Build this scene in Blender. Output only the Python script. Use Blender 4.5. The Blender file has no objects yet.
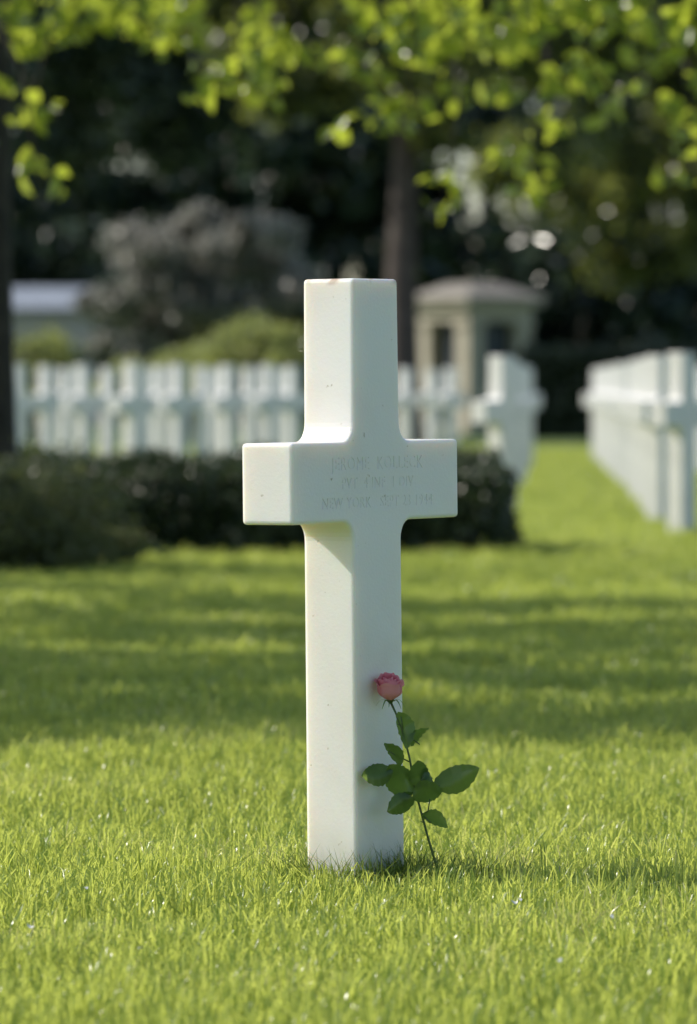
import bpy, bmesh, math, random
import numpy as np
from mathutils import Vector, Matrix
random.seed(4); RNG=np.random.default_rng(7)
sc=bpy.context.scene; col=sc.collection
F=5120.0; CH=0.935; HY=385.0
def P(px,py,d): return Vector(((px-348.5)*d/F, d, CH+(HY-py)*d/F))

# ---------------------------------------------------------------- materials
def nmat(name):
    m=bpy.data.materials.new(name); m.use_nodes=True
    nt=m.node_tree; nt.nodes.clear(); return m,nt,nt.nodes,nt.links
def ramp(N,cols):
    r=N.new('ShaderNodeValToRGB'); e=r.color_ramp.elements
    while len(e)<len(cols): e.new(0.5)
    for i,(p,c) in enumerate(cols): e[i].position=p; e[i].color=(*c,1)
    return r
def leaf_mat(name,cols,trans=0.4,tcol=(0.25,0.4,0.03),rough=0.4,spec=0.5,noise=None,tmix=0.65,rnd=0.5):
    m,nt,N,L=nmat(name)
    g=N.new('ShaderNodeNewGeometry'); r=ramp(N,cols)
    if noise:
        tc=N.new('ShaderNodeNewGeometry'); nz=N.new('ShaderNodeTexNoise'); nz.inputs['Scale'].default_value=noise
        nz.inputs['Detail'].default_value=3
        L.new(tc.outputs['Position'],nz.inputs['Vector'])
        a=N.new('ShaderNodeMath'); a.operation='MULTIPLY_ADD'; a.inputs[1].default_value=rnd
        b=N.new('ShaderNodeMath'); b.operation='MULTIPLY_ADD'; b.inputs[1].default_value=1.6; b.inputs[2].default_value=-0.3-rnd*.5
        L.new(nz.outputs['Fac'],b.inputs[0]); L.new(g.outputs['Random Per Island'],a.inputs[0]); L.new(b.outputs[0],a.inputs[2])
        L.new(a.outputs[0],r.inputs['Fac'])
    else: L.new(g.outputs['Random Per Island'],r.inputs['Fac'])
    p=N.new('ShaderNodeBsdfPrincipled'); p.inputs['Roughness'].default_value=rough; p.inputs['Specular IOR Level'].default_value=spec
    L.new(r.outputs[0],p.inputs['Base Color'])
    o=N.new('ShaderNodeOutputMaterial')
    if trans>0:
        t=N.new('ShaderNodeBsdfTranslucent')
        mx=N.new('ShaderNodeMix'); mx.data_type='RGBA'; mx.inputs[0].default_value=tmix
        L.new(r.outputs[0],mx.inputs[6]); mx.inputs[7].default_value=(*tcol,1)
        L.new(mx.outputs[2],t.inputs['Color'])
        ms=N.new('ShaderNodeMixShader'); ms.inputs[0].default_value=trans
        L.new(p.outputs[0],ms.inputs[1]); L.new(t.outputs[0],ms.inputs[2]); L.new(ms.outputs[0],o.inputs[0])
    else: L.new(p.outputs[0],o.inputs[0])
    return m
def noise_mat(name,c1,c2,scale=5,rough=0.8,bump=0.2,bscale=None,c3=None,sss=0):
    m,nt,N,L=nmat(name)
    tc=N.new('ShaderNodeTexCoord'); nz=N.new('ShaderNodeTexNoise'); nz.inputs['Scale'].default_value=scale; nz.inputs['Detail'].default_value=6
    L.new(tc.outputs['Object'],nz.inputs['Vector'])
    cols=[(0.3,c1),(0.7,c2)]
    if c3: cols.append((0.8,c3))
    r=ramp(N,cols); L.new(nz.outputs['Fac'],r.inputs['Fac'])
    p=N.new('ShaderNodeBsdfPrincipled'); p.inputs['Roughness'].default_value=rough; L.new(r.outputs[0],p.inputs['Base Color'])
    n2=N.new('ShaderNodeTexNoise'); n2.inputs['Scale'].default_value=bscale or scale*4; n2.inputs['Detail'].default_value=5
    L.new(tc.outputs['Object'],n2.inputs['Vector'])
    b=N.new('ShaderNodeBump'); b.inputs['Strength'].default_value=bump; b.inputs['Distance'].default_value=0.02
    L.new(n2.outputs['Fac'],b.inputs['Height']); L.new(b.outputs[0],p.inputs['Normal'])
    o=N.new('ShaderNodeOutputMaterial'); L.new(p.outputs[0],o.inputs[0]); return m

def marble_mat():
    m,nt,N,L=nmat('white_marble')
    tc=N.new('ShaderNodeTexCoord')
    nz=N.new('ShaderNodeTexNoise'); nz.inputs['Scale'].default_value=3.5; nz.inputs['Detail'].default_value=7; nz.inputs['Distortion'].default_value=0.7
    L.new(tc.outputs['Object'],nz.inputs['Vector'])
    r=ramp(N,[(0.25,(0.81,0.775,0.72)),(0.5,(0.87,0.85,0.815)),(0.8,(0.9,0.89,0.865))]); L.new(nz.outputs['Fac'],r.inputs['Fac'])
    n2=N.new('ShaderNodeTexNoise'); n2.inputs['Scale'].default_value=55; n2.inputs['Detail'].default_value=3
    L.new(tc.outputs['Object'],n2.inputs['Vector'])
    r2=ramp(N,[(0.0,(0,0,0)),(0.71,(0,0,0)),(0.77,(1,1,1))]); L.new(n2.outputs['Fac'],r2.inputs['Fac'])
    mx=N.new('ShaderNodeMix'); mx.data_type='RGBA'; L.new(r2.outputs[0],mx.inputs[0]); L.new(r.outputs[0],mx.inputs[6]); mx.inputs[7].default_value=(0.4,0.34,0.25,1)
    sx=N.new('ShaderNodeSeparateXYZ'); L.new(tc.outputs['Object'],sx.inputs[0])
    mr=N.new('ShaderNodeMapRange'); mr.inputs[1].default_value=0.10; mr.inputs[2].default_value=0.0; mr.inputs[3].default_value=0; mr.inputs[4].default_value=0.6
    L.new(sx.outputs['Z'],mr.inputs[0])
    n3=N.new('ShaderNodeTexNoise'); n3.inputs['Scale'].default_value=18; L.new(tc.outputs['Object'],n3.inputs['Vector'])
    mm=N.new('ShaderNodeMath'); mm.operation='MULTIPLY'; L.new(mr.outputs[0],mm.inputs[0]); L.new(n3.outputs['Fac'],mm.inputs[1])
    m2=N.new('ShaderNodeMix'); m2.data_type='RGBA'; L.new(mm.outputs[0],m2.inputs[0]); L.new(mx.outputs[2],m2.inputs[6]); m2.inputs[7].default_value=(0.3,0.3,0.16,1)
    mr2=N.new('ShaderNodeMapRange'); mr2.inputs[1].default_value=1.086; mr2.inputs[2].default_value=1.1; mr2.inputs[4].default_value=.85; L.new(sx.outputs['Z'],mr2.inputs[0])
    n4=N.new('ShaderNodeTexNoise'); n4.inputs['Scale'].default_value=22; L.new(tc.outputs['Object'],n4.inputs['Vector'])
    r4=ramp(N,[(0.56,(0,0,0)),(0.66,(1,1,1))]); L.new(n4.outputs['Fac'],r4.inputs['Fac'])
    m4=N.new('ShaderNodeMath'); m4.operation='MULTIPLY'; L.new(mr2.outputs[0],m4.inputs[0]); L.new(r4.outputs[0],m4.inputs[1])
    m3=N.new('ShaderNodeMix'); m3.data_type='RGBA'; L.new(m4.outputs[0],m3.inputs[0]); L.new(m2.outputs[2],m3.inputs[6]); m3.inputs[7].default_value=(0.35,0.2,0.1,1)
    p=N.new('ShaderNodeBsdfPrincipled'); p.inputs['Roughness'].default_value=0.36; L.new(m3.outputs[2],p.inputs['Base Color'])
    p.inputs['Subsurface Weight'].default_value=0.6; p.inputs['Subsurface Radius'].default_value=(1.0,0.72,0.42); p.inputs['Subsurface Scale'].default_value=0.03
    b=N.new('ShaderNodeBump'); b.inputs['Strength'].default_value=0.15; b.inputs['Distance'].default_value=0.003
    n5=N.new('ShaderNodeTexNoise'); n5.inputs['Scale'].default_value=160; n5.inputs['Detail'].default_value=4; L.new(tc.outputs['Object'],n5.inputs['Vector'])
    L.new(n5.outputs['Fac'],b.inputs['Height']); L.new(b.outputs[0],p.inputs['Normal'])
    o=N.new('ShaderNodeOutputMaterial'); L.new(p.outputs[0],o.inputs[0]); return m

M_marble=marble_mat()
M_marble_far=noise_mat('weathered_marble',(0.72,0.71,0.69),(0.85,0.84,0.82),6,0.6,0.1)
M_bark=noise_mat('bark',(0.02,0.017,0.014),(0.055,0.045,0.035),9,0.9,0.9,20)
M_bark2=noise_mat('bark_brown',(0.055,0.042,0.037),(0.1,0.08,0.07),5,0.9,0.9,12)
M_grass=leaf_mat('grass_blades',[(0.0,(0.055,0.115,0.02)),(0.3,(0.10,0.19,0.03)),(0.6,(0.18,0.28,0.05)),(0.85,(0.30,0.37,0.10)),(0.97,(0.38,0.42,0.15)),(1.0,(0.5,0.44,0.26))],0.6,(0.94,1.0,0.2),0.27,0.8,1.6,0.66,0.85)
M_over=leaf_mat('linden_leaves',[(0.0,(0.035,0.075,0.014)),(0.6,(0.065,0.115,0.02)),(1,(0.14,0.16,0.035))],0.6,(0.76,0.88,0.09),0.2,0.9,1.6,0.68,0.6)
M_dark=leaf_mat('dark_foliage',[(0.0,(0.018,0.034,0.028)),(0.6,(0.032,0.055,0.04)),(1,(0.08,0.105,0.06))],0.18,(0.13,0.2,0.06),0.22,0.9,0.35)
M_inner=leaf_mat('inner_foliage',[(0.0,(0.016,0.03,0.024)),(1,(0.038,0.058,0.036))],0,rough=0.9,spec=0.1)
M_mid=leaf_mat('mid_foliage',[(0.0,(0.025,0.04,0.018)),(0.6,(0.06,0.085,0.03)),(1,(0.16,0.19,0.075))],0.42,(0.55,0.62,0.12),0.2,0.95,0.6,0.65,0.8)
M_silver=leaf_mat('silver_foliage',[(0.0,(0.12,0.12,0.11)),(0.6,(0.28,0.28,0.25)),(1,(0.5,0.5,0.46))],0.4,(0.55,0.55,0.5),0.2,0.95,0.8,0.65,0.95)
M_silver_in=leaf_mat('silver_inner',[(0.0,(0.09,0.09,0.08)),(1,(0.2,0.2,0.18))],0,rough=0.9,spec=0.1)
M_hedge=leaf_mat('yew_hedge',[(0.0,(0.018,0.032,0.014)),(0.6,(0.035,0.058,0.022)),(1,(0.075,0.1,0.038))],0.15,(0.14,0.2,0.04),0.32,0.7,3)
M_shrub=leaf_mat('shrub_leaves',[(0.0,(0.05,0.06,0.025)),(0.6,(0.1,0.12,0.05)),(1,(0.2,0.21,0.1))],0.3,(0.4,0.44,0.13),0.4,0.5,3)
M_lime=leaf_mat('lime_shrub',[(0.0,(0.1,0.14,0.04)),(0.6,(0.18,0.22,0.06)),(1,(0.32,0.34,0.15))],0.45,(0.7,0.76,0.24),0.3,0.6,1)
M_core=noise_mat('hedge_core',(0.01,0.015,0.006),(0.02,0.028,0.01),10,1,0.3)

# ---------------------------------------------------------------- mesh helpers
def mesh_np(name,V,faces_flat,sizes,mats,parent=None):
    me=bpy.data.meshes.new(name)
    me.vertices.add(len(V)); me.vertices.foreach_set('co',np.asarray(V,dtype=np.float32).ravel())
    me.loops.add(len(faces_flat)); me.loops.foreach_set('vertex_index',np.asarray(faces_flat,dtype=np.int32))
    me.polygons.add(len(sizes)); st=np.concatenate([[0],np.cumsum(sizes)[:-1]]).astype(np.int32)
    me.polygons.foreach_set('loop_start',st)
    try: me.polygons.foreach_set('loop_total',np.asarray(sizes,dtype=np.int32))
    except Exception: pass
    for m in mats: me.materials.append(m)
    me.update(calc_edges=True); me.validate()
    ob=bpy.data.objects.new(name,me); 
    if parent is not False:
        col.objects.link(ob)
        if parent: ob.parent=parent
    return ob
def leaves(name,C,size,mat,parent=None,out=None,bias=0.0,asp=0.62,curl=0.25):
    n=len(C); size=np.broadcast_to(size,(n,)).astype(float)
    nrm=RNG.normal(size=(n,3)); nrm/=np.linalg.norm(nrm,axis=1)[:,None]
    if out is not None: nrm=nrm*(1-bias)+out*bias; nrm/=np.linalg.norm(nrm,axis=1)[:,None]+1e-9
    t=RNG.normal(size=(n,3)); t-=nrm*np.sum(t*nrm,1)[:,None]; t/=np.linalg.norm(t,axis=1)[:,None]
    b=np.cross(nrm,t); s=size[:,None]
    v=[C-t*s*0.5, C-t*s*0.12+b*s*asp*0.5+nrm*s*curl*0.4, C+t*s*0.25+b*s*asp*0.38+nrm*s*curl*0.3, C+t*s*0.55-nrm*s*curl*0.3,
       C+t*s*0.25-b*s*asp*0.38+nrm*s*curl*0.3, C-t*s*0.12-b*s*asp*0.5+nrm*s*curl*0.4]
    V=np.stack(v,1).reshape(-1,3)
    base=(np.arange(n)*6)[:,None]
    f=np.concatenate([base+np.array([[0,3,2,1]]),base+np.array([[0,5,4,3]])],1).ravel()
    return mesh_np(name,V,f,np.full(2*n,4),[mat],parent)
def clump_pts(c,r,n,flat=1.0,shell=0.5):
    d=RNG.normal(size=(n,3)); d/=np.linalg.norm(d,axis=1)[:,None]
    rr=r*(shell+(1-shell)*RNG.random(n)**0.6)*(1+0.25*RNG.normal(size=n)*0.6)
    o=d.copy(); p=d*rr[:,None]; p[:,2]*=flat
    return p+np.array(c),o
def tube(bm,pts,rads,seg=10,mi=0):
    rings=[]
    for i,p in enumerate(pts):
        p=Vector(p)
        d=(Vector(pts[min(i+1,len(pts)-1)])-Vector(pts[max(i-1,0)])).normalized()
        a=d.cross(Vector((0.3,1,0.1))).normalized(); b=d.cross(a).normalized()
        rings.append([bm.verts.new(p+(a*math.cos(2*math.pi*k/seg)+b*math.sin(2*math.pi*k/seg))*rads[i]) for k in range(seg)])
    for i in range(len(rings)-1):
        for k in range(seg):
            f=bm.faces.new((rings[i][k],rings[i][(k+1)%seg],rings[i+1][(k+1)%seg],rings[i+1][k])); f.smooth=True; f.material_index=mi
    bm.faces.new(rings[0][::-1]).material_index=mi; bm.faces.new(rings[-1]).material_index=mi
def bm_obj(name,bm,mats,parent=None):
    bmesh.ops.recalc_face_normals(bm,faces=bm.faces)
    me=bpy.data.meshes.new(name); bm.to_mesh(me); bm.free()
    for m in mats: me.materials.append(m)
    ob=bpy.data.objects.new(name,me); col.objects.link(ob)
    if parent: ob.parent=parent
    return ob
def empty(name,loc=(0,0,0)):
    e=bpy.data.objects.new(name,None); e.location=loc; e.empty_display_size=0.2; col.objects.link(e); return e
def box(bm,c,s,mi=0):
    r=bmesh.ops.create_cube(bm,size=1,matrix=Matrix.Translation(c)@Matrix.Diagonal((*s,1)))
    for v in r['verts']:
        for f in v.link_faces: f.material_index=mi

# ---------------------------------------------------------------- ground
def ground_mat():
    m,nt,N,L=nmat('lawn_soil')
    g=N.new('ShaderNodeNewGeometry')
    n1=N.new('ShaderNodeTexNoise'); n1.inputs['Scale'].default_value=40; n1.inputs['Detail'].default_value=8; L.new(g.outputs['Position'],n1.inputs['Vector'])
    n2=N.new('ShaderNodeTexNoise'); n2.inputs['Scale'].default_value=0.5; n2.inputs['Detail'].default_value=3; L.new(g.outputs['Position'],n2.inputs['Vector'])
    r=ramp(N,[(0.3,(0.05,0.09,0.02)),(0.7,(0.16,0.25,0.06))]); L.new(n1.outputs['Fac'],r.inputs['Fac'])
    r2=ramp(N,[(0.3,(0.7,0.75,0.6)),(0.7,(1,1,1))]); L.new(n2.outputs['Fac'],r2.inputs['Fac'])
    mx=N.new('ShaderNodeMix'); mx.data_type='RGBA'; mx.blend_type='MULTIPLY'; mx.inputs[0].default_value=1
    L.new(r.outputs[0],mx.inputs[6]); L.new(r2.outputs[0],mx.inputs[7])
    p=N.new('ShaderNodeBsdfPrincipled'); p.inputs['Roughness'].default_value=0.9; L.new(mx.outputs[2],p.inputs['Base Color'])
    b=N.new('ShaderNodeBump'); b.inputs['Strength'].default_value=0.6; b.inputs['Distance'].default_value=0.03; L.new(n1.outputs['Fac'],b.inputs['Height']); L.new(b.outputs[0],p.inputs['Normal'])
    o=N.new('ShaderNodeOutputMaterial'); L.new(p.outputs[0],o.inputs[0]); return m
bm=bmesh.new(); vs=[bm.verts.new(v) for v in [(-900,-300,0),(900,-300,0),(900,1500,0),(-900,1500,0)]]; bm.faces.new(vs)
bm_obj('ground',bm,[ground_mat()])
bm=bmesh.new(); vs=[bm.verts.new(v) for v in [(-40,75,0.004),(40,75,0.004),(40,78.5,0.004),(-40,78.5,0.004)]]; bm.faces.new(vs)
bm_obj('gravel_path',bm,[noise_mat('gravel',(0.22,0.21,0.19),(0.36,0.34,0.31),60,0.95,0.6)])

# ---------------------------------------------------------------- grass
def grass_patch(name,S,n,h,w,mat):
    x=RNG.random(n)*S-S/2; y=RNG.random(n)*S-S/2
    k=np.zeros(n)
    for _ in range(9):
        fx,fy=RNG.integers(1,8,2); ph=RNG.random(2)*6.28
        k+=np.sin(2*np.pi*fx*x/S+ph[0])*np.sin(2*np.pi*fy*y/S+ph[1])
    k=np.clip(1+0.2*k,0.4,1.75)
    H=h*k*(0.35+0.9*RNG.random(n)); W=w*(0.5+0.95*RNG.random(n))
    H[RNG.random(n)<0.03]*=1.4
    a=RNG.random(n)*2*np.pi; la=RNG.random(n)*2*np.pi; lean=H*np.abs(RNG.normal(0.0,0.7,n))
    bx,by=np.cos(a)*W/2,np.sin(a)*W/2; lx,ly=np.cos(la)*lean,np.sin(la)*lean
    z0=np.zeros(n)-0.003
    V=np.stack([np.stack([x-bx,y-by,z0],1),np.stack([x+bx,y+by,z0],1),
      np.stack([x-bx*.9+lx*.15,y-by*.9+ly*.15,H*.45],1),np.stack([x+bx*.9+lx*.15,y+by*.9+ly*.15,H*.45],1),
      np.stack([x-bx*.6+lx*.5,y-by*.6+ly*.5,H*.8],1),np.stack([x+bx*.6+lx*.5,y+by*.6+ly*.5,H*.8],1),
      np.stack([x+lx,y+ly,H*np.clip(1.0-0.3*(lean/H),0.35,1)],1)],1).reshape(-1,3)
    b=(np.arange(n)*7)[:,None]
    f=np.concatenate([b+np.array([[0,1,3,2]]),b+np.array([[2,3,5,4]]),b+np.array([[4,5,6]])],1).ravel()
    s=np.tile([4,4,3],n)
    ob=mesh_np(name,V,f,s,[mat],parent=False); return ob.data
grass=empty('lawn_grass')
near=[grass_patch('grass_near',1.0,13000,0.046,0.0029,M_grass) for _ in range(4)]
far=[grass_patch('grass_far',2.0,23000,0.047,0.0055,M_grass) for _ in range(3)]
def put(me,x,y,i,sz=1):
    o=bpy.data.objects.new('grass_tuft_patch',me); o.parent=grass; o.location=(x,y,0)
    o.rotation_euler=(0,0,random.randrange(4)*math.pi/2); o.scale=(1,1,sz); col.objects.link(o)
for j in range(4,14):
    for i in range(-3,4): put(random.choice(near),i,j+0.5,0,random.uniform(.93,1.07))
for j in range(14,74,2):
    wx=6 if j<40 else 10
    for i in range(-wx,wx+1,2): put(random.choice(far),i,j+1,0,random.uniform(.95,1.1))

# ---------------------------------------------------------------- crosses
TH=math.radians(57)
W,D,H=0.568,0.112,1.10; w0,w1=0.166,0.156; za,zb=0.652,0.800; R=0.035
def cross_mesh(bev=True):
    def fil(cx,cz,a0,a1,n=7):
        return [(cx+R*math.cos(math.radians(a0+(a1-a0)*i/n)),cz+R*math.sin(math.radians(a0+(a1-a0)*i/n))) for i in range(n+1)]
    right=[(w0/2,-0.18)]
    right+=fil(w0/2+R-0.001,za-R,180,90)
    right+=[(W/2,za),(W/2,zb)]
    right+=fil(w1/2+R+0.001,zb+R,270,180)
    right+=[(w1/2-0.002,H)]
    pts=right+[(-x,z) for x,z in right[::-1]]
    bm=bmesh.new()
    fv=[bm.verts.new((x,-D/2,z)) for x,z in pts]; f=bm.faces.new(fv)
    r=bmesh.ops.extrude_face_region(bm,geom=[f])
    for v in [g for g in r['geom'] if isinstance(g,bmesh.types.BMVert)]: v.co.y=D/2
    bmesh.ops.recalc_face_normals(bm,faces=bm.faces)
    es=[e for e in bm.edges if len(e.link_faces)==2 and e.calc_face_angle(0)>math.radians(25)]
    bmesh.ops.bevel(bm,geom=es,offset=0.007,segments=3,profile=0.5,affect='EDGES')
    return bm
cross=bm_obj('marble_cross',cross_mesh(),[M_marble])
cut=[]
for txt,z,s in [('JEROME  KOLLECK',0.748,0.034),('PVT  4 INF  1 DIV',0.714,0.029),('NEW YORK   SEPT 23 1944',0.678,0.029)]:
    cu=bpy.data.curves.new('inscription','FONT'); cu.body=txt; cu.size=s; cu.align_x='CENTER'; cu.extrude=0.0012; cu.resolution_u=3; cu.space_character=1.12
    o=bpy.data.objects.new('inscription',cu); col.objects.link(o); o.location=(0,-D/2,z); o.rotation_euler=(math.pi/2,0,0); cut.append(o)
bpy.context.view_layer.update()
dg=bpy.context.evaluated_depsgraph_get()
bmc=bmesh.new()
for o in cut:
    me=bpy.data.meshes.new_from_object(o.evaluated_get(dg)); me.transform(o.matrix_world); bmc.from_mesh(me)
bmesh.ops.remove_doubles(bmc,verts=bmc.verts,dist=1e-5)
for o in cut: bpy.data.objects.remove(o)
cm=bm_obj('cutter',bmc,[])
n0=len(cross.data.vertices)
md=cross.modifiers.new('b','BOOLEAN'); md.object=cm; md.operation='DIFFERENCE'; md.solver='EXACT'
bpy.context.view_layer.update(); dg=bpy.context.evaluated_depsgraph_get()
me=bpy.data.meshes.new_from_object(cross.evaluated_get(dg)); print('BOOL',n0,len(me.vertices))
cross.modifiers.clear()
if len(me.vertices)>n0: 
    cross.data=me
bpy.data.objects.remove(cm)
cross.matrix_world=Matrix.Translation((0.014,9.5,0.031))@Matrix.Rotation(math.radians(-0.55),4,'Y')@Matrix.Rotation(TH,4,'Z')

tmp=bm_obj('tmp',cross_mesh(),[M_marble_far]); fm=tmp.data; bpy.data.objects.remove(tmp)
def far_cross(x,y,rot=TH,s=1):
    o=bpy.data.objects.new('marble_cross',fm); col.objects.link(o); o.location=(x,y,0.03); o.scale=(s,s,s)
    o.rotation_euler=(random.uniform(-.01,.01),random.uniform(-.012,.012),rot+random.uniform(-.05,.05))
y=31.0
while y<64: far_cross(1.99+0.034*(y-31)+random.uniform(-.03,.03),y); y+=3.1
y=34.4
while y<64: far_cross(1.03+0.040*(y-34.4)+random.uniform(-.03,.03),y); y+=3.1
y=31.6
while y<62: far_cross(2.95+0.034*(y-31),y); y+=3.1
for px,d in [(18,49),(47,53),(84,50),(133,46),(160,55),(178,49),(202,55),(228,51),(250,57),(268,50),(292,54),(65,60),(108,58),(145,62),(215,63),(280,62),(5,58),(405,60),(432,66),(450,60),(320,58),(345,62),(375,57)]:
    far_cross((px-348.5)*d/F,d)
for d in (48,53,58,63):
    for k in range(8): far_cross(-(350/F)*d-.4-.75*k+random.uniform(-.1,.1),d+random.uniform(-.5,.5))

# ---------------------------------------------------------------- rose
def rose():
    e=empty('pink_rose',(0.166,9.47,0))
    inv=-Vector(e.location)
    mpet=leaf_mat('rose_petal',[(0,(0.8,0.25,0.31)),(1,(0.92,0.48,0.52))],0.45,(1.0,0.42,0.48),0.5,0.3)
    mst=noise_mat('rose_stem',(0.06,0.11,0.03),(0.1,0.14,0.04),30,0.5,0.1)
    mlf=leaf_mat('rose_leaf',[(0,(0.03,0.07,0.025)),(1,(0.075,0.14,0.04))],0.45,(0.5,0.7,0.1),0.28,0.6)
    def W3(px,py,y): return P(px,py,y)
    stem=[W3(391,703,9.455),W3(397,716,9.45),W3(404,735,9.445),W3(410,760,9.445),W3(414,785,9.445),W3(420,808,9.45),W3(428,838,9.46),W3(437,868,9.47),W3(443,895,9.47)]
    bm=bmesh.new(); tube(bm,stem,[.0022,.0019,.0019,.002,.002,.0022,.0022,.0024,.0024],8)
    for (a,b,m) in [((404,735),(401,717),None),((404,733),(420,745),None),((411,763),(399,757),(389,752)),((412,775),(400,772),(385,772)),((416,792),(421,784),(424,776)),((417,795),(408,800),(402,806)),
                    ((417,797),(425,792),(440,786)),((422,815),(428,812),(430,800)),((422,815),(427,820),(431,823))]:
        pts=[W3(*a,9.446),W3(*b,9.438)]+([W3(*m,9.432)] if m else [])
        tube(bm,pts,[.0013]*len(pts),6)
    for i in range(2,8):
        p=stem[i]*0.5+stem[i-1]*0.5; s=1 if i%2 else -1
        tube(bm,[p,p+Vector((s*.007,0,.002))],[.0018,.0002],5)
    o=bm_obj('stem',bm,[mst],e); o.location=inv
    bm=bmesh.new()
    def leaf(p0,p1,wid,y0,y1,tilt):
        a=W3(*p0,y0); b=W3(*p1,y1); d=b-a; L=d.length; d.normalize()
        sd=d.cross(Vector((0,-1,0))).normalized(); sd=(Matrix.Rotation(tilt,3,d)@sd); nn=sd.cross(d).normalized()
        n=14; rows=[]
        for i in range(n+1):
            t=i/n; ww=wid*(math.sin(math.pi*t**0.8)**0.75 if 0<t<1 else 0)*(1+0.08*(i%2)); c=a+d*L*t+nn*L*(-0.12*math.sin(math.pi*t)+0.1*t*t)
            row=[]
            for k in (-1,-.5,0,.5,1):
                row.append(bm.verts.new(c+sd*ww*k+nn*(-abs(k)*ww*0.35+0.0008*math.sin(i*2.1)*abs(k)*2)))
            rows.append(row)
        for i in range(n):
            for k in range(4):
                f=bm.faces.new((rows[i][k],rows[i][k+1],rows[i+1][k+1],rows[i+1][k])); f.smooth=True
    for l in [((398,712),(409,750),.018,9.44,9.425,.5),((411,747),(428,727),.012,9.44,9.43,.7),((401,766),(385,742),.014,9.435,9.42,-.5),
              ((393,771),(361,777),.021,9.41,9.395,.3),((411,797),(388,764),.025,9.435,9.41,.1),((424,789),(417,760),.020,9.435,9.42,.3),((424,768),(434,790),.012,9.44,9.43,-.6),
              ((433,786),(481,769),.025,9.43,9.41,-.3),((413,800),(443,788),.022,9.43,9.41,.3),((415,800),(386,812),.019,9.43,9.41,-.2),((422,816),(449,827),.016,9.44,9.43,.5),
              ((402,803),(413,792),.009,9.44,9.43,.5)]:
        leaf(*l)
    bmesh.ops.remove_doubles(bm,verts=bm.verts,dist=1e-6)
    o=bm_obj('leaves',bm,[mlf],e); o.location=inv
    bm=bmesh.new(); c=W3(390.5,701,9.452); 
    ax=Vector((-0.05,-0.22,1)).normalized(); q=Vector((0,0,1)).rotation_difference(ax).to_matrix()
    np_=18
    for j in range(np_):
        u=j/(np_-1); ang=j*2.4; rad=0.005+0.0155*u**0.75; hh=0.049+0.004*math.sin(j*2.3)-0.008*u**3; arc=2.5-0.9*u
        n,mn=9,9; g=[]
        for i in range(n+1):
            t=i/n; row=[]
            for k in range(mn+1):
                s=k/mn*2-1
                prof=math.sin(min(t*2.1,1.0)*math.pi/2)
                r=0.003+rad*prof*(1-0.22*t*t*(1-u))+(0.005*u**1.5)*max(0,t-0.75)*4
                z=hh*t*(1-0.14*s*s*t)+0.0016*math.sin(s*5+j)*t-(0.004*u*max(0,t-.85)*6.6)
                a=ang+s*arc/2*(0.55+0.45*prof)
                row.append(bm.verts.new(c+q@Vector((r*math.cos(a),r*math.sin(a),z))))
            g.append(row)
        for i in range(n):
            for k in range(mn):
                f=bm.faces.new((g[i][k],g[i][k+1],g[i+1][k+1],g[i+1][k])); f.smooth=True
    o=bm_obj('bloom',bm,[mpet],e); o.location=inv
    bm=bmesh.new(); tube(bm,[c+Vector((0.001,0,-.006)),c+Vector((0,0,-.001)),c+q@Vector((0,0,.004))],[.002,.006,.008],10)
    for j in range(5):
        a=j*1.257+.4; dr=Vector((math.cos(a),math.sin(a),0)); sd=Vector((-math.sin(a),math.cos(a),0)); pr=None
        for i in range(6):
            t=i/5; p=c+dr*(.006+.024*t)+Vector((0,0,-.001+.006*math.sin(t*3)-.014*t*t)); w=.0035*(1-t)+.0003
            cur=(bm.verts.new(p-sd*w),bm.verts.new(p+sd*w))
            if pr: bm.faces.new((pr[0],pr[1],cur[1],cur[0]))
            pr=cur
    o=bm_obj('sepals',bm,[mlf],e); o.location=inv
rose()
bmf=bmesh.new()
for i in range(800):
    lx=random.uniform(-.13,.13); ly=random.uniform(-.11,.11)
    if abs(lx)<.085 and abs(ly)<.058: 
        if random.random()<.5: lx=math.copysign(.085+random.random()*.03,lx)
        else: ly=math.copysign(.058+random.random()*.03,ly)
    x=0.015+lx*math.cos(TH)-ly*math.sin(TH); y=9.5+lx*math.sin(TH)+ly*math.cos(TH)
    if i%4==0: x+=random.uniform(.05,.2); y+=random.uniform(-.06,.04)
    h=random.uniform(.045,.095); w=.0012; a=random.random()*6.28; l=Vector((random.gauss(0,.5),random.gauss(0,.3),0))*h
    s=Vector((math.cos(a),math.sin(a),0))*w; b=Vector((x,y,-.002))
    v=[bmf.verts.new(b-s),bmf.verts.new(b+s),bmf.verts.new(b+s*.8+l*.35+Vector((0,0,h*.55))),bmf.verts.new(b-s*.8+l*.35+Vector((0,0,h*.55))),bmf.verts.new(b+l+Vector((0,0,h)))]
    bmf.faces.new(v[:4]); bmf.faces.new((v[3],v[2],v[4]))
bm_obj('untrimmed_grass',bmf,[leaf_mat('tall_grass',[(0,(.03,.07,.012)),(1,(.09,.14,.03))],.4,(.4,.5,.05),.35,.5)])
bm=bmesh.new()
for px,py in [(515,915),(520,912),(612,930),(140,962),(250,985),(85,900),(560,975),(30,940)]:
    d=CH*F/(py-HY)*0.965; x=(px-348.5)*d/F; a=random.random()*6.28; pr=None
    u=Vector((math.cos(a),math.sin(a),.25)).normalized(); v=u.cross(Vector((0.3,-.5,1))).normalized()
    for i in range(5):
        t=i/4; w=.004*math.sin(math.pi*(.12+.76*t)); p=Vector((x,d,.052))+u*(.012*(t-.5))+Vector((0,0,.003*(2*t-1)**2))
        cur=(bm.verts.new(p-v*w),bm.verts.new(p+v*w))
        if pr: bm.faces.new((pr[0],pr[1],cur[1],cur[0]))
        pr=cur
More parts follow.
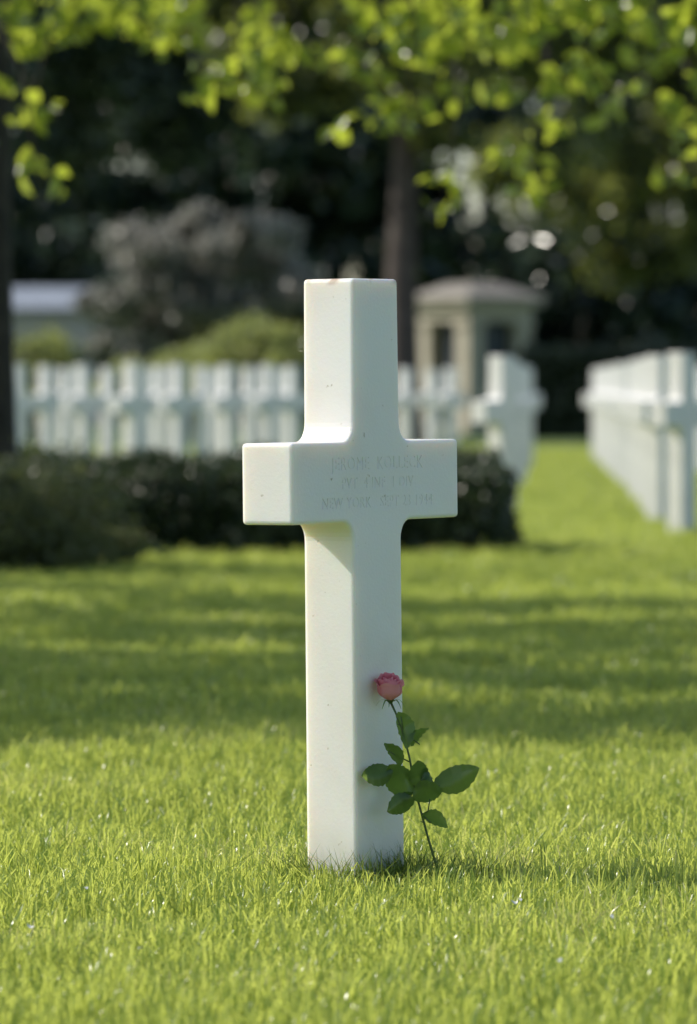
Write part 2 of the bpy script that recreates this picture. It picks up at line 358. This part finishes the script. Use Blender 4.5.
bm_obj('pale_flecks',bm,[noise_mat('fleck_white',(0.7,0.7,0.66),(0.8,0.8,0.76),60)])  # small bent white flecks lying on the grass

# ---------------------------------------------------------------- hedge and shrubs
def hedge(name,x0,x1,y0,y1,h,mat,nleaf,ls,lump=0.05,rnd=0.5):
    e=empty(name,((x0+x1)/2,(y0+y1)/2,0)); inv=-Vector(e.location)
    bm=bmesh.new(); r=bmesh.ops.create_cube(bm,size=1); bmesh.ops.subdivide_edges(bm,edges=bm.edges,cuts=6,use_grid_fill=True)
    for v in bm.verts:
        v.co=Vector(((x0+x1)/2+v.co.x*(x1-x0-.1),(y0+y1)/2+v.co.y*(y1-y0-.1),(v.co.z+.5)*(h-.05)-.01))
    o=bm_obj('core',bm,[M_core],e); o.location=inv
    lx,ly=x1-x0,y1-y0
    areas=np.array([lx*ly,lx*h,lx*h,ly*h,ly*h]); pr=areas/areas.sum(); k=RNG.choice(5,nleaf,p=pr)
    a=RNG.random(nleaf); b=RNG.random(nleaf); C=np.zeros((nleaf,3)); O=np.zeros((nleaf,3))
    for f in range(5):
        m=k==f
        if f==0: C[m]=np.stack([x0+a[m]*lx,y0+b[m]*ly,np.full(m.sum(),h)],1); O[m]=(0,0,1)
        if f==1: C[m]=np.stack([x0+a[m]*lx,np.full(m.sum(),y0),b[m]*h],1); O[m]=(0,-1,0)
        if f==2: C[m]=np.stack([x0+a[m]*lx,np.full(m.sum(),y1),b[m]*h],1); O[m]=(0,1,0)
        if f==3: C[m]=np.stack([np.full(m.sum(),x0),y0+a[m]*ly,b[m]*h],1); O[m]=(-1,0,0)
        if f==4: C[m]=np.stack([np.full(m.sum(),x1),y0+a[m]*ly,b[m]*h],1); O[m]=(1,0,0)
    nz=np.sin(C[:,0]*5.1+1)*np.sin(C[:,2]*9+C[:,1]*4)+0.6*np.sin(C[:,0]*13+C[:,1]*7)*np.sin(C[:,2]*17+2)
    C+=O*(nz[:,None]*lump+RNG.normal(size=(nleaf,1))*lump*0.5)
    top=np.clip((C[:,2]/h-.75)/.25,0,1)**2; cy=(y0+y1)/2
    C[:,1]=cy+(C[:,1]-cy)*(1-top*.25*rnd); C[:,2]=np.clip(C[:,2],0.01,None)
    o=leaves('foliage',C,ls*(0.6+.8*RNG.random(nleaf)),mat,e,O,0.4); o.location=inv
hedge('hedge',-4.5,0.84,27.6,29.0,0.48,M_hedge,42000,0.035,0.055)
def bush(name,c,r,flat,n,ls,mat,sub=9,core=True):
    e=empty(name,(c[0],c[1],0)); inv=-Vector(e.location); Cs=[];Os=[]
    for i in range(sub):
        a=random.random()*6.28; rr=r*random.uniform(0.1,.62); cc=(c[0]+math.cos(a)*rr,c[1]+math.sin(a)*rr,c[2]+random.uniform(-.35,.4)*r*flat)
        p,o=clump_pts(cc,r*random.uniform(.38,.6),n//sub,flat,.55); Cs.append(p);Os.append(o)
    C=np.concatenate(Cs);O=np.concatenate(Os); m=C[:,2]>0.02; C=C[m];O=O[m]
    o=leaves('foliage',C,ls*(.6+.8*RNG.random(len(C))),mat,e,O,.35); o.location=inv
    bm=bmesh.new()
    for i in range(5):
        a=i*1.3; tube(bm,[(c[0]+.03*math.cos(a),c[1]+.03*math.sin(a),-.05),(c[0]+r*.2*math.cos(a),c[1]+r*.2*math.sin(a),c[2]*.5),(c[0]+r*.5*math.cos(a),c[1]+r*.5*math.sin(a),c[2]+r*flat*.3)],[r*.05,r*.035,r*.01],7)
    o=bm_obj('stems',bm,[M_bark],e); o.location=inv
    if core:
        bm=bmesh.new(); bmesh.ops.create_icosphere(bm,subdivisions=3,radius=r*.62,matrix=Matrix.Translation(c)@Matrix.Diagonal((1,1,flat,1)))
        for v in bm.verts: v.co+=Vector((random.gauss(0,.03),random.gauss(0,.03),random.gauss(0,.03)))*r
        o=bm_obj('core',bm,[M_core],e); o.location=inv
bush('low_shrub',(-1.86,25.3,.22),.72,.6,20000,.035,M_shrub,16)
bush('low_shrub',(-2.6,26.0,.27),.75,.6,12000,.035,M_shrub,12)
bush('low_shrub',(-1.19,26.0,.10),.22,.6,5000,.03,M_shrub,8)
for px,d,r,h in [(35,80,.8,1.7),(250,78,1.0,1.8),(185,80,.8,1.55),(295,77,.6,1.7),(130,82,.6,1.3),(215,79,.7,1.8)]:
    x=(px-348.5)*d/F; bush('lime_shrub',(x,d,h*.66),r,.9,5500,.09,M_lime,9)

# ---------------------------------------------------------------- trees
def tree(name,base,tr,height,clumps,leafsize,mat,bark,limbs=7,nper=260,forkz=None,core=0,lean=(0,0),lset=None,inner=None):
    e=empty(name,base); inv=-Vector(base); bx,by=base[0],base[1]
    bm=bmesh.new(); fz=forkz or height*.35
    tp=[(bx+lean[0]*t+0.15*tr*math.sin(i*1.7),by+lean[1]*t,-.1+height*.85*t) for i,t in enumerate([0,.03,.12,.3,.5,.75,1])]
    tube(bm,tp,[tr*1.5,tr*1.12,tr,tr*.9,tr*.7,tr*.4,tr*.12],14)
    cl=sorted(lset or clumps,key=lambda c:random.random())
    for c in cl[:limbs]:
        st=Vector((bx+lean[0]*.3,by,min(max(fz,c[2]*.55),height*.7))); en=Vector(c[:3]); mid=(st+en)/2+Vector((0,0,.08*(en-st).length))
        tube(bm,[st,st*.6+mid*.4,mid,en],[tr*.4,tr*.28,tr*.17,tr*.04],8)
    o=bm_obj('trunk',bm,[bark],e); o.location=inv
    Cs=[];Os=[]
    for c in clumps:
        p,o_=clump_pts(c[:3],c[3],int(nper*(c[4] if len(c)>4 else 1)),.75,.35); Cs.append(p);Os.append(o_)
    C=np.concatenate(Cs);O=np.concatenate(Os)
    o=leaves('crown',C,leafsize*(.6+.8*RNG.random(len(C))),mat,e,O,.2); o.location=inv
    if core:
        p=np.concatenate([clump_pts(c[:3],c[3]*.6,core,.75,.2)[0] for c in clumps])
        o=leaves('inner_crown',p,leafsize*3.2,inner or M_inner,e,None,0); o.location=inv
cl=[]
vis=[(15,35,1),(70,20,.9),(75,122,.35),(20,175,.5),(5,105,.25),(130,30,.8),(185,20,.9),(225,60,.5),(260,45,.8),(262,95,.55),(250,20,.7),(312,14,.5),(40,5,1),(100,8,.7),(160,8,.8),
     (390,115,.9),(395,75,.8),(378,135,.25),(430,40,.8),(455,75,.4),(480,185,.8),(500,150,.5),(500,55,.6),(545,30,.9),(560,105,.35),(590,70,.6),(600,20,1),(615,130,.25),(640,40,.9),
     (655,100,.5),(685,30,1),(680,130,.4),(690,190,.3),(355,8,.4),(400,12,.8),(690,80,.7),(460,10,.9),(500,8,1),(570,6,1)]
for px,py,k in vis:
    d=random.uniform(22.5,29); p=P(px,py,d)
    for q in range(2): cl.append((p.x+random.gauss(0,.10),p.y+random.gauss(0,.25),p.z+random.gauss(0,.07),.10+.05*k,.08*k))
upper=[]
for i in range(60):
    a=random.random()*6.28; rr=4.3*math.sqrt(random.random()); x=-1.0+math.cos(a)*rr*1.1; y=26.5+math.sin(a)*rr*.9
    z=random.uniform(4.2,7.2)
    upper.append((x,y,z,random.uniform(.35,.7),.28))
for i in range(16): upper.append((random.uniform(-.3,1.3),random.uniform(23.5,28.5),random.uniform(3.5,4.0),random.uniform(.25,.4),.45))  # unseen leaf clumps above the frame, added to shade the right-hand leaves
tree('linden_tree',(-1.925,27.4,0),.16,6.8,cl+upper,.1,M_over,M_bark,12,260,3.7,lset=upper)
bm=bmesh.new()
for c in cl[::2]:
    p=Vector(c[:3]); q=p+Vector((random.uniform(-.5,.2),random.uniform(-.2,.4),random.uniform(.5,1.0)))
    m=(p+q)/2+Vector((.05,0,.08)); tube(bm,[q,m,p,p+Vector((.1,0,-.12))],[.010,.007,.005,.002],5)
tw=bm_obj('twigs',bm,[M_bark],bpy.data.objects['linden_tree']); tw.location=-Vector((-1.925,27.4,0))
cl=[]
for i in range(300):
    x=-5.4+random.uniform(-3.0,2.6); y=random.uniform(14.2,22.2)
    if math.sin(y*2.6+x*.5)>.72: continue
    cl.append((x,y,random.uniform(3.0,4.8),random.uniform(.3,.6),.6))
tree('linden_tree',(-5.6,18.2,0),.14,6.0,cl,.11,M_over,M_bark,14,260,2.3)
cl=[]
for i in range(60):
    a=random.random()*6.28; rr=2.6*math.sqrt(random.random()); cl.append((-7.8+math.cos(a)*rr*1.0,24.8+math.sin(a)*rr*.7,random.uniform(3.2,6.0),random.uniform(.35,.65),.5))
tree('linden_tree',(-7.8,24.8,0),.14,6.4,cl,.1,M_over,M_bark,12,260,2.6)

def crown(cx,cy,z0,z1,rx,ry,n,r0,r1,k=1):
    out=[]
    for i in range(n):
        while True:
            u,v,w=[random.uniform(-1,1) for _ in range(3)]
            if u*u+v*v+w*w<1: break
        out.append((cx+u*rx,cy+v*ry,(z0+z1)/2+w*(z1-z0)/2,random.uniform(r0,r1),k))
    return out
pc=crown(2.6,80,4.2,11,3.8,3,60,.5,.95)+crown(.2,80,4.6,11,2.6,2.4,36,.5,.8)
tree('pine_tree',(.87,80.5,0),.27,11,pc,.16,M_mid,M_bark2,9,330,5.6,12,lset=[c for c in pc if c[2]>7])
tree('broadleaf_tree',(6.6,86,0),.28,11,crown(5.0,86,2.6,10.5,3.8,3,90,.45,.9),.15,M_mid,M_bark,8,330,2.5,12)
tree('conifer_tree',(-8.2,92,0),.3,12,crown(-4.8,92,4.6,12,4.4,3,95,.6,1.1),.17,M_dark,M_bark,8,330,3.5,25,lset=[(-8,92,7),(-6,92,7),(-9,91,8)])
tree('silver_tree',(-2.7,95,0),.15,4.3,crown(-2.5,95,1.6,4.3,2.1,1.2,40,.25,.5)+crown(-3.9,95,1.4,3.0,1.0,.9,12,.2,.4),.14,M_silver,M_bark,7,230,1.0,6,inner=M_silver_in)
cl=[]
for i in range(560):
    x=random.uniform(-34,34); y=random.uniform(150,180); z=random.uniform(0,1)**.8*20
    cl.append((x,y,z,random.uniform(1.0,2.0)))
for i in range(240):
    x=random.uniform(1.5,20); y=random.uniform(108,120); z=random.uniform(.2,12); cl.append((x,y,z,random.uniform(.7,1.3)))
for i in range(110):
    x=random.uniform(-5.2,2); y=random.uniform(112,122); z=random.uniform(.2,11); cl.append((x,y,z,random.uniform(.7,1.3)))
for i in range(120):
    x=random.uniform(-20,-5); y=random.uniform(118,128); z=random.uniform(5.2,13); cl.append((x,y,z,random.uniform(.7,1.3)))
for i in range(60):
    x=random.uniform(-18,-5); y=random.uniform(140,146); z=random.uniform(1,6.5); cl.append((x,y,z,random.uniform(1,1.6)))
Cs=[];Os=[]
for c in cl:
    p,o=clump_pts(c[:3],c[3],150,.75,.4); Cs.append(p); Os.append(o)
C=np.concatenate(Cs);O=np.concatenate(Os)
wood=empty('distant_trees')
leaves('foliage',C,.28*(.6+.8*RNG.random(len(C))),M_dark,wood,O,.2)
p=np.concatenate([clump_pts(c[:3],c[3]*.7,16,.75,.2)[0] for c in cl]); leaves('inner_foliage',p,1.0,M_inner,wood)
bm=bmesh.new()
for i in range(40):
    x=random.uniform(-30,30); y=random.uniform(150,175)
    if x>1: y-=40 if i%2 else 0
    tube(bm,[(x,y,-.1),(x+.1,y,5),(x+.2,y,12)],[.35,.25,.08],8)
bm_obj('trunks',bm,[M_bark],wood)
hedge('boundary_hedge',3.1,16,90,91.4,1.5,M_hedge,30000,.1,.08)

# ---------------------------------------------------------------- stone kiosk
def kiosk():
    d=100; x=(474-348.5)*d/F; e=empty('stone_pavilion',(x,d,0)); e.rotation_euler=(0,0,math.radians(38))
    ms=noise_mat('limestone',(0.38,0.345,0.27),(0.48,0.445,0.36),3,.85,.3); mr=noise_mat('stone_roof',(0.2,0.185,0.16),(0.28,0.26,0.23),3,.85,.3); mdk=noise_mat('opening_shade',(0.02,0.03,0.04),(0.03,0.045,0.06),3,.5,.1)
    bm=bmesh.new(); S=1.6
    box(bm,(0,0,.09),(S+.3,S+.3,.18))
    for sx in (-1,1):
        for sy in (-1,1):
            box(bm,(sx*(S/2-.19),sy*(S/2-.19),1.13),(.38,.38,1.9)); box(bm,(sx*(S/2-.19),sy*(S/2-.19),.26),(.46,.46,.16)); box(bm,(sx*(S/2-.19),sy*(S/2-.19),2.12),(.46,.46,.1))
    box(bm,(0,0,2.32),(S+.02,S+.02,.30)); box(bm,(0,0,2.52),(S+.34,S+.34,.10)); 
    for s in (-1,1): box(bm,(0,s*(S/2-.2),.55),(S-.76,.2,.74)); 
    bm_obj('walls',bm,[ms],e)
    bm=bmesh.new(); box(bm,(0,0,1.15),(S-.5,S-.5,2.0)); bm_obj('dark_openings',bm,[mdk],e)  # dark-coloured box stands in for the shade inside the open bays
    bm=bmesh.new(); r=(S+.42)/2; b=[bm.verts.new((sx*r,sy*r,2.573)) for sx,sy in ((-1,-1),(1,-1),(1,1),(-1,1))]; c=[bm.verts.new((v.co.x,v.co.y,2.64)) for v in b]
    t=[bm.verts.new((sx*.35,sy*.35,2.92)) for sx,sy in ((-1,-1),(1,-1),(1,1),(-1,1))]
    bm.faces.new(b); bm.faces.new(t)
    for A,B in ((b,c),(c,t)):
        for i in range(4): bm.faces.new((A[i],A[(i+1)%4],B[(i+1)%4],B[i]))
    bm_obj('roof',bm,[mr],e)
kiosk()
def house():
    e=empty('plastered_house',(-9.0,132,0)); mw=noise_mat('plaster',(0.74,0.7,0.8),(0.82,0.78,0.88),2,.9,.1); mr=noise_mat('slate',(0.2,0.24,0.3),(0.3,0.34,0.42),3,.7,.3); mg=noise_mat('window_glass',(0.02,0.03,0.04),(0.04,0.05,0.06),2,.1,0)
    bm=bmesh.new(); box(bm,(0,0,1.4),(7.4,5,2.8)); 
    for s in (-1,1):
        a=[bm.verts.new((s*3.7,-2.5,2.8)),bm.verts.new((s*3.7,2.5,2.8)),bm.verts.new((s*3.7,0,3.3))]; bm.faces.new(a)
    bm_obj('walls',bm,[mw],e)
    bm=bmesh.new()
    for s in (-1,1):
        q=[(-3.95,s*2.8,2.76),(3.95,s*2.8,2.76),(3.95,0,3.36),(-3.95,0,3.36)]; lo=[bm.verts.new(v) for v in q]; hi=[bm.verts.new((v[0],v[1],v[2]+.1)) for v in q]
        bm.faces.new(lo); bm.faces.new(hi)
        for i in range(4): bm.faces.new((lo[i],lo[(i+1)%4],hi[(i+1)%4],hi[i]))
    bm_obj('roof',bm,[mr],e)
    bm=bmesh.new()
    for x in (-2.4,-.6): box(bm,(x,-2.5,1.6),(.8,.06,1.0))
    box(bm,(1,-2.5,1.05),(.9,.06,2.1)); bm_obj('windows_and_door',bm,[mg],e)
house()

# ---------------------------------------------------------------- light
EL=math.radians(41); AZ=math.radians(-78)
s=Vector((math.sin(AZ)*math.cos(EL),math.cos(AZ)*math.cos(EL),math.sin(EL)))
sl=bpy.data.lights.new('sun','SUN'); sl.energy=5; sl.angle=math.radians(.5); sl.color=(1,.93,.81)
so=bpy.data.objects.new('sun',sl); col.objects.link(so); so.rotation_euler=s.to_track_quat('Z','Y').to_euler()
w=bpy.data.worlds.new('World'); sc.world=w; w.use_nodes=True; nt=w.node_tree; bg=nt.nodes['Background']
sk=nt.nodes.new('ShaderNodeTexSky'); sk.sky_type='NISHITA'; sk.sun_disc=False; sk.sun_elevation=EL; sk.sun_rotation=AZ%(2*math.pi)
sk.dust_density=1.1
nt.links.new(sk.outputs[0],bg.inputs[0]); bg.inputs[1].default_value=0.15
cd=bpy.data.cameras.new('camera'); cd.sensor_fit='VERTICAL'; cd.sensor_height=36; cd.lens=180; cd.clip_end=3000; cd.clip_start=.1
cd.dof.use_dof=True; cd.dof.focus_distance=9.42; cd.dof.aperture_fstop=4.6
co=bpy.data.objects.new('camera',cd); col.objects.link(co); co.location=(0,0,CH); co.rotation_euler=(math.radians(90)-math.atan(127/F),0,0)
sc.camera=co
sc.view_settings.view_transform='Standard'; sc.view_settings.look='None'; sc.view_settings.exposure=0
